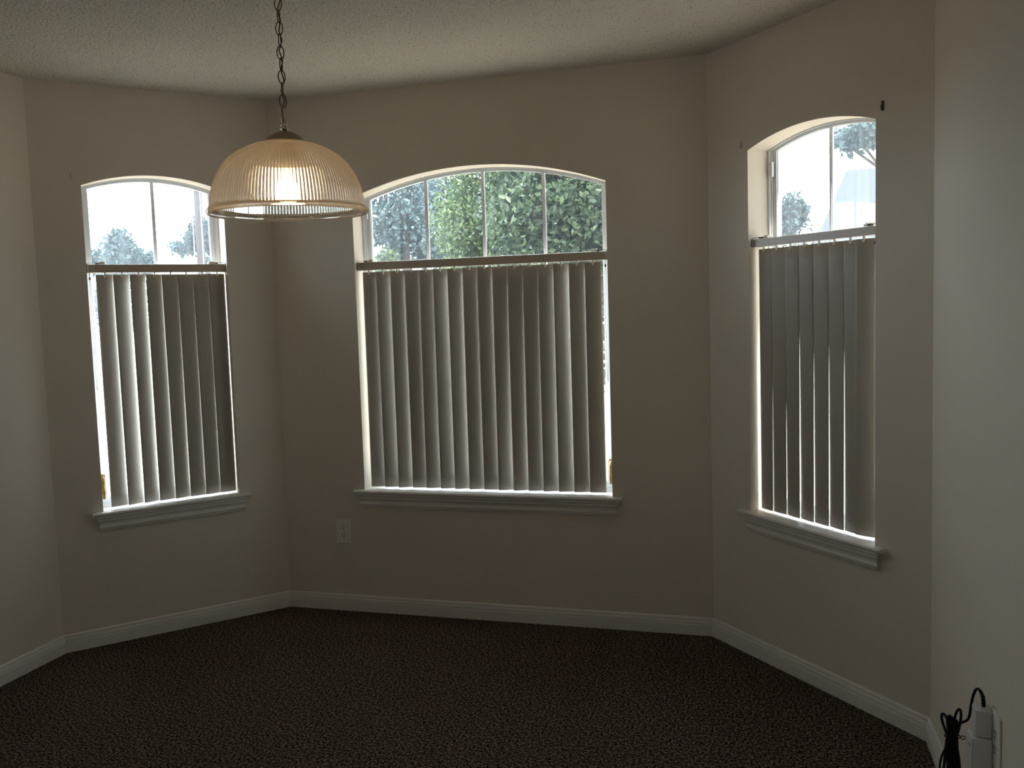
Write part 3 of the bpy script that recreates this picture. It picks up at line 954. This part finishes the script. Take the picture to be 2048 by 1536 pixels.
tree('broadleaf_tree', (-6.9, 13.6), [((-7.55, 14.2, 3.65), (0.8, 0.8, 0.55), 1500, 0.3), ((-6.75, 14.0, 3.6), (0.75, 0.8, 0.7), 1900, 0.3), ((-7.3, 14.0, 3.15), (0.65, 0.6, 0.28), 500, 0.3),
     ((-5.9, 13.4, 3.5), (0.8, 0.8, 1.0), 2000, 0.3), ((-7.2, 14.3, 4.6), (0.9, 0.8, 0.5), 900, 0.3), ((-7.0, 13.6, 3.0), (0.22, 0.25, 0.45), 420, 0.3), ((-6.4, 13.8, 2.8), (0.4, 0.4, 0.4), 600, 0.3)], 0.13, M['leaf_haze_blue'],
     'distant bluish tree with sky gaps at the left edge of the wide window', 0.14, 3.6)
tree('shrub', (-7.05, 13.0), [((-7.05, 13.0, 2.55), (0.28, 0.25, 0.32), 700, 0.3), ((-7.05, 13.0, 1.6), (0.5, 0.4, 0.9), 900, 0.3)], 0.09, M['leaf_mid'],
     'small yellow-green bush low in the left pane of the wide window', 0.05, 2.4, 'bush', 3)
# through the left window
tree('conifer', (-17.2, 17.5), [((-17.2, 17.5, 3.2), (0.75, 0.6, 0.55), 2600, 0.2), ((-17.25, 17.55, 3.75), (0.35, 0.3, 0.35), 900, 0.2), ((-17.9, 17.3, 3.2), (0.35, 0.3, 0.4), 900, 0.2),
     ((-16.5, 17.7, 3.1), (0.5, 0.4, 0.35), 1000, 0.2), ((-17.2, 17.5, 2.0), (1.1, 0.9, 1.0), 1800, 0.2)], 0.15, M['leaf_haze_blue'],
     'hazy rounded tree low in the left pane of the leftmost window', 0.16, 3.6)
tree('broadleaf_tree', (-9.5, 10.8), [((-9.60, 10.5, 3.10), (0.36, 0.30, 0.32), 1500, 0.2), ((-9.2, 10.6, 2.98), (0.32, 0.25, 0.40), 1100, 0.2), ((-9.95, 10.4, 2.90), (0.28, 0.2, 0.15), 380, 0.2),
     ((-9.45, 10.6, 2.6), (0.36, 0.3, 0.3), 600, 0.2), ((-9.4, 10.8, 1.8), (0.9, 0.8, 0.8), 1500, 0.2)], 0.10, M['leaf_haze_blue'],
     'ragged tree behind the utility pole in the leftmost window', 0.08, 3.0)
pole = empty('utility_pole', (-8.40, 8.66, GZ)); tag(pole, 'wooden utility pole seen through the right pane of the leftmost window', 'utility pole')
mb = MB((-8.40, 8.66, GZ))
mb.tube([(-8.40, 8.66, GZ), (-8.40, 8.66, 2.2), (-8.405, 8.67, 7.2)], [0.078, 0.066, 0.052], 12)
mb.build('post', M['pole'], pole)
mb = MB((-8.40, 8.66, GZ))
mb.box((-9.2, 8.62, 6.4), (-7.6, 8.70, 6.5), 0.01)
mb.build('crossarm', M['pole'], pole)
for dx in (-0.075, 0.085):
    mb = MB((-8.40, 8.66, GZ)); mb.tube([(-8.40 + dx, 8.60, GZ + 0.05), (-8.40 + dx, 8.60, 6.4)], 0.008, 6)
    mb.build('conduit_wire', M['plate'], pole)

def house(loc, rz, w, d, hw, hr, wall_m, roof_m, label, chimney=False):
    root = empty('house', (loc[0], loc[1], GZ), rz); tag(root, label, 'house')
    mb = MB()
    V = [(-w / 2, -d / 2, 0), (w / 2, -d / 2, 0), (w / 2, d / 2, 0), (-w / 2, d / 2, 0), (-w / 2, -d / 2, hw), (w / 2, -d / 2, hw), (w / 2, d / 2, hw), (-w / 2, d / 2, hw),
         (-w / 2, 0, hw + hr * 0.97), (w / 2, 0, hw + hr * 0.97)]
    mb.add(V, [(0, 1, 5, 4), (2, 3, 7, 6), (0, 4, 8, 7, 3), (1, 2, 6, 9, 5), (0, 3, 2, 1)])
    mb.build('wall', wall_m, root)
    mb = MB(); e = 0.3; t = 0.14; sl = hr / (d / 2)
    P = [(-d / 2 - e, hw - e * sl), (0, hw + hr), (d / 2 + e, hw - e * sl), (d / 2 + e, hw - e * sl + t), (0, hw + hr + t), (-d / 2 - e, hw - e * sl + t)]
    V = [(-w / 2 - e, y, z) for y, z in P] + [(w / 2 + e, y, z) for y, z in P]
    mb.add(V, [(i, (i + 1) % 6, 6 + (i + 1) % 6, 6 + i) for i in range(6)] + [(0, 1, 4, 5), (1, 2, 3, 4), (6, 11, 10, 7), (7, 10, 9, 8)])
    mb.build('roof', roof_m, root)
    mb = MB(); mb.box((-0.5, -d / 2 - 0.04, 0.9), (0.5, -d / 2 + 0.02, 2.0)); mb.build('house_window', M['shingle'], root)
    if chimney:
        mb = MB(); mb.box((-0.22, -0.22, hw + hr - 0.2), (0.22, 0.22, hw + hr + 0.42)); mb.box((-0.27, -0.27, hw + hr + 0.42), (0.27, 0.27, hw + hr + 0.52))
        mb.build('chimney', M['shingle'], root)
    return root
house((-12.2, 15.2), 0.6, 2.6, 3.0, 2.7, 0.75, M['stucco'], M['shingle_light'], 'pale-roofed house between the trees in the leftmost window')
house((-9.0, 18.8), 0.45, 1.6, 3.0, 2.9, 0.55, M['stucco_grey'], M['stucco_grey'], 'white house with a chimney low in the left pane of the wide window', True)
house((-10.6, 23.7), 0.45, 2.0, 3.0, 2.9, 0.95, M['stucco'], M['shingle'], 'low grey-roofed house just right of the white one in the wide window')
# through the right window
house((4.1, 13.2), -0.25, 4.2, 4.6, 2.8, 1.3, M['stucco'], M['shingle'], 'neighbouring house with a grey roof beyond the rightmost window')
tree('broadleaf_tree', (0.85, 17.0), [((0.85, 16.9, 3.45), (0.36, 0.3, 0.40), 1200, 0.2), ((0.65, 16.9, 3.1), (0.3, 0.3, 0.3), 700, 0.2), ((0.9, 17.0, 2.2), (0.8, 0.7, 0.9), 1500, 0.2)], 0.12, M['leaf_haze_blue'],
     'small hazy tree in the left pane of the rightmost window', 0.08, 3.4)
tree('broadleaf_tree', (2.4, 4.4), [((1.42, 4.28, 3.02), (0.30, 0.25, 0.16), 700, 0.2), ((1.25, 4.25, 2.93), (0.14, 0.15, 0.09), 140, 0.2), ((1.9, 4.35, 3.2), (0.55, 0.4, 0.35), 1500, 0.2), ((2.5, 4.4, 3.4), (0.8, 0.7, 0.6), 2500, 0.2)], 0.075, M['leaf_haze_blue'],
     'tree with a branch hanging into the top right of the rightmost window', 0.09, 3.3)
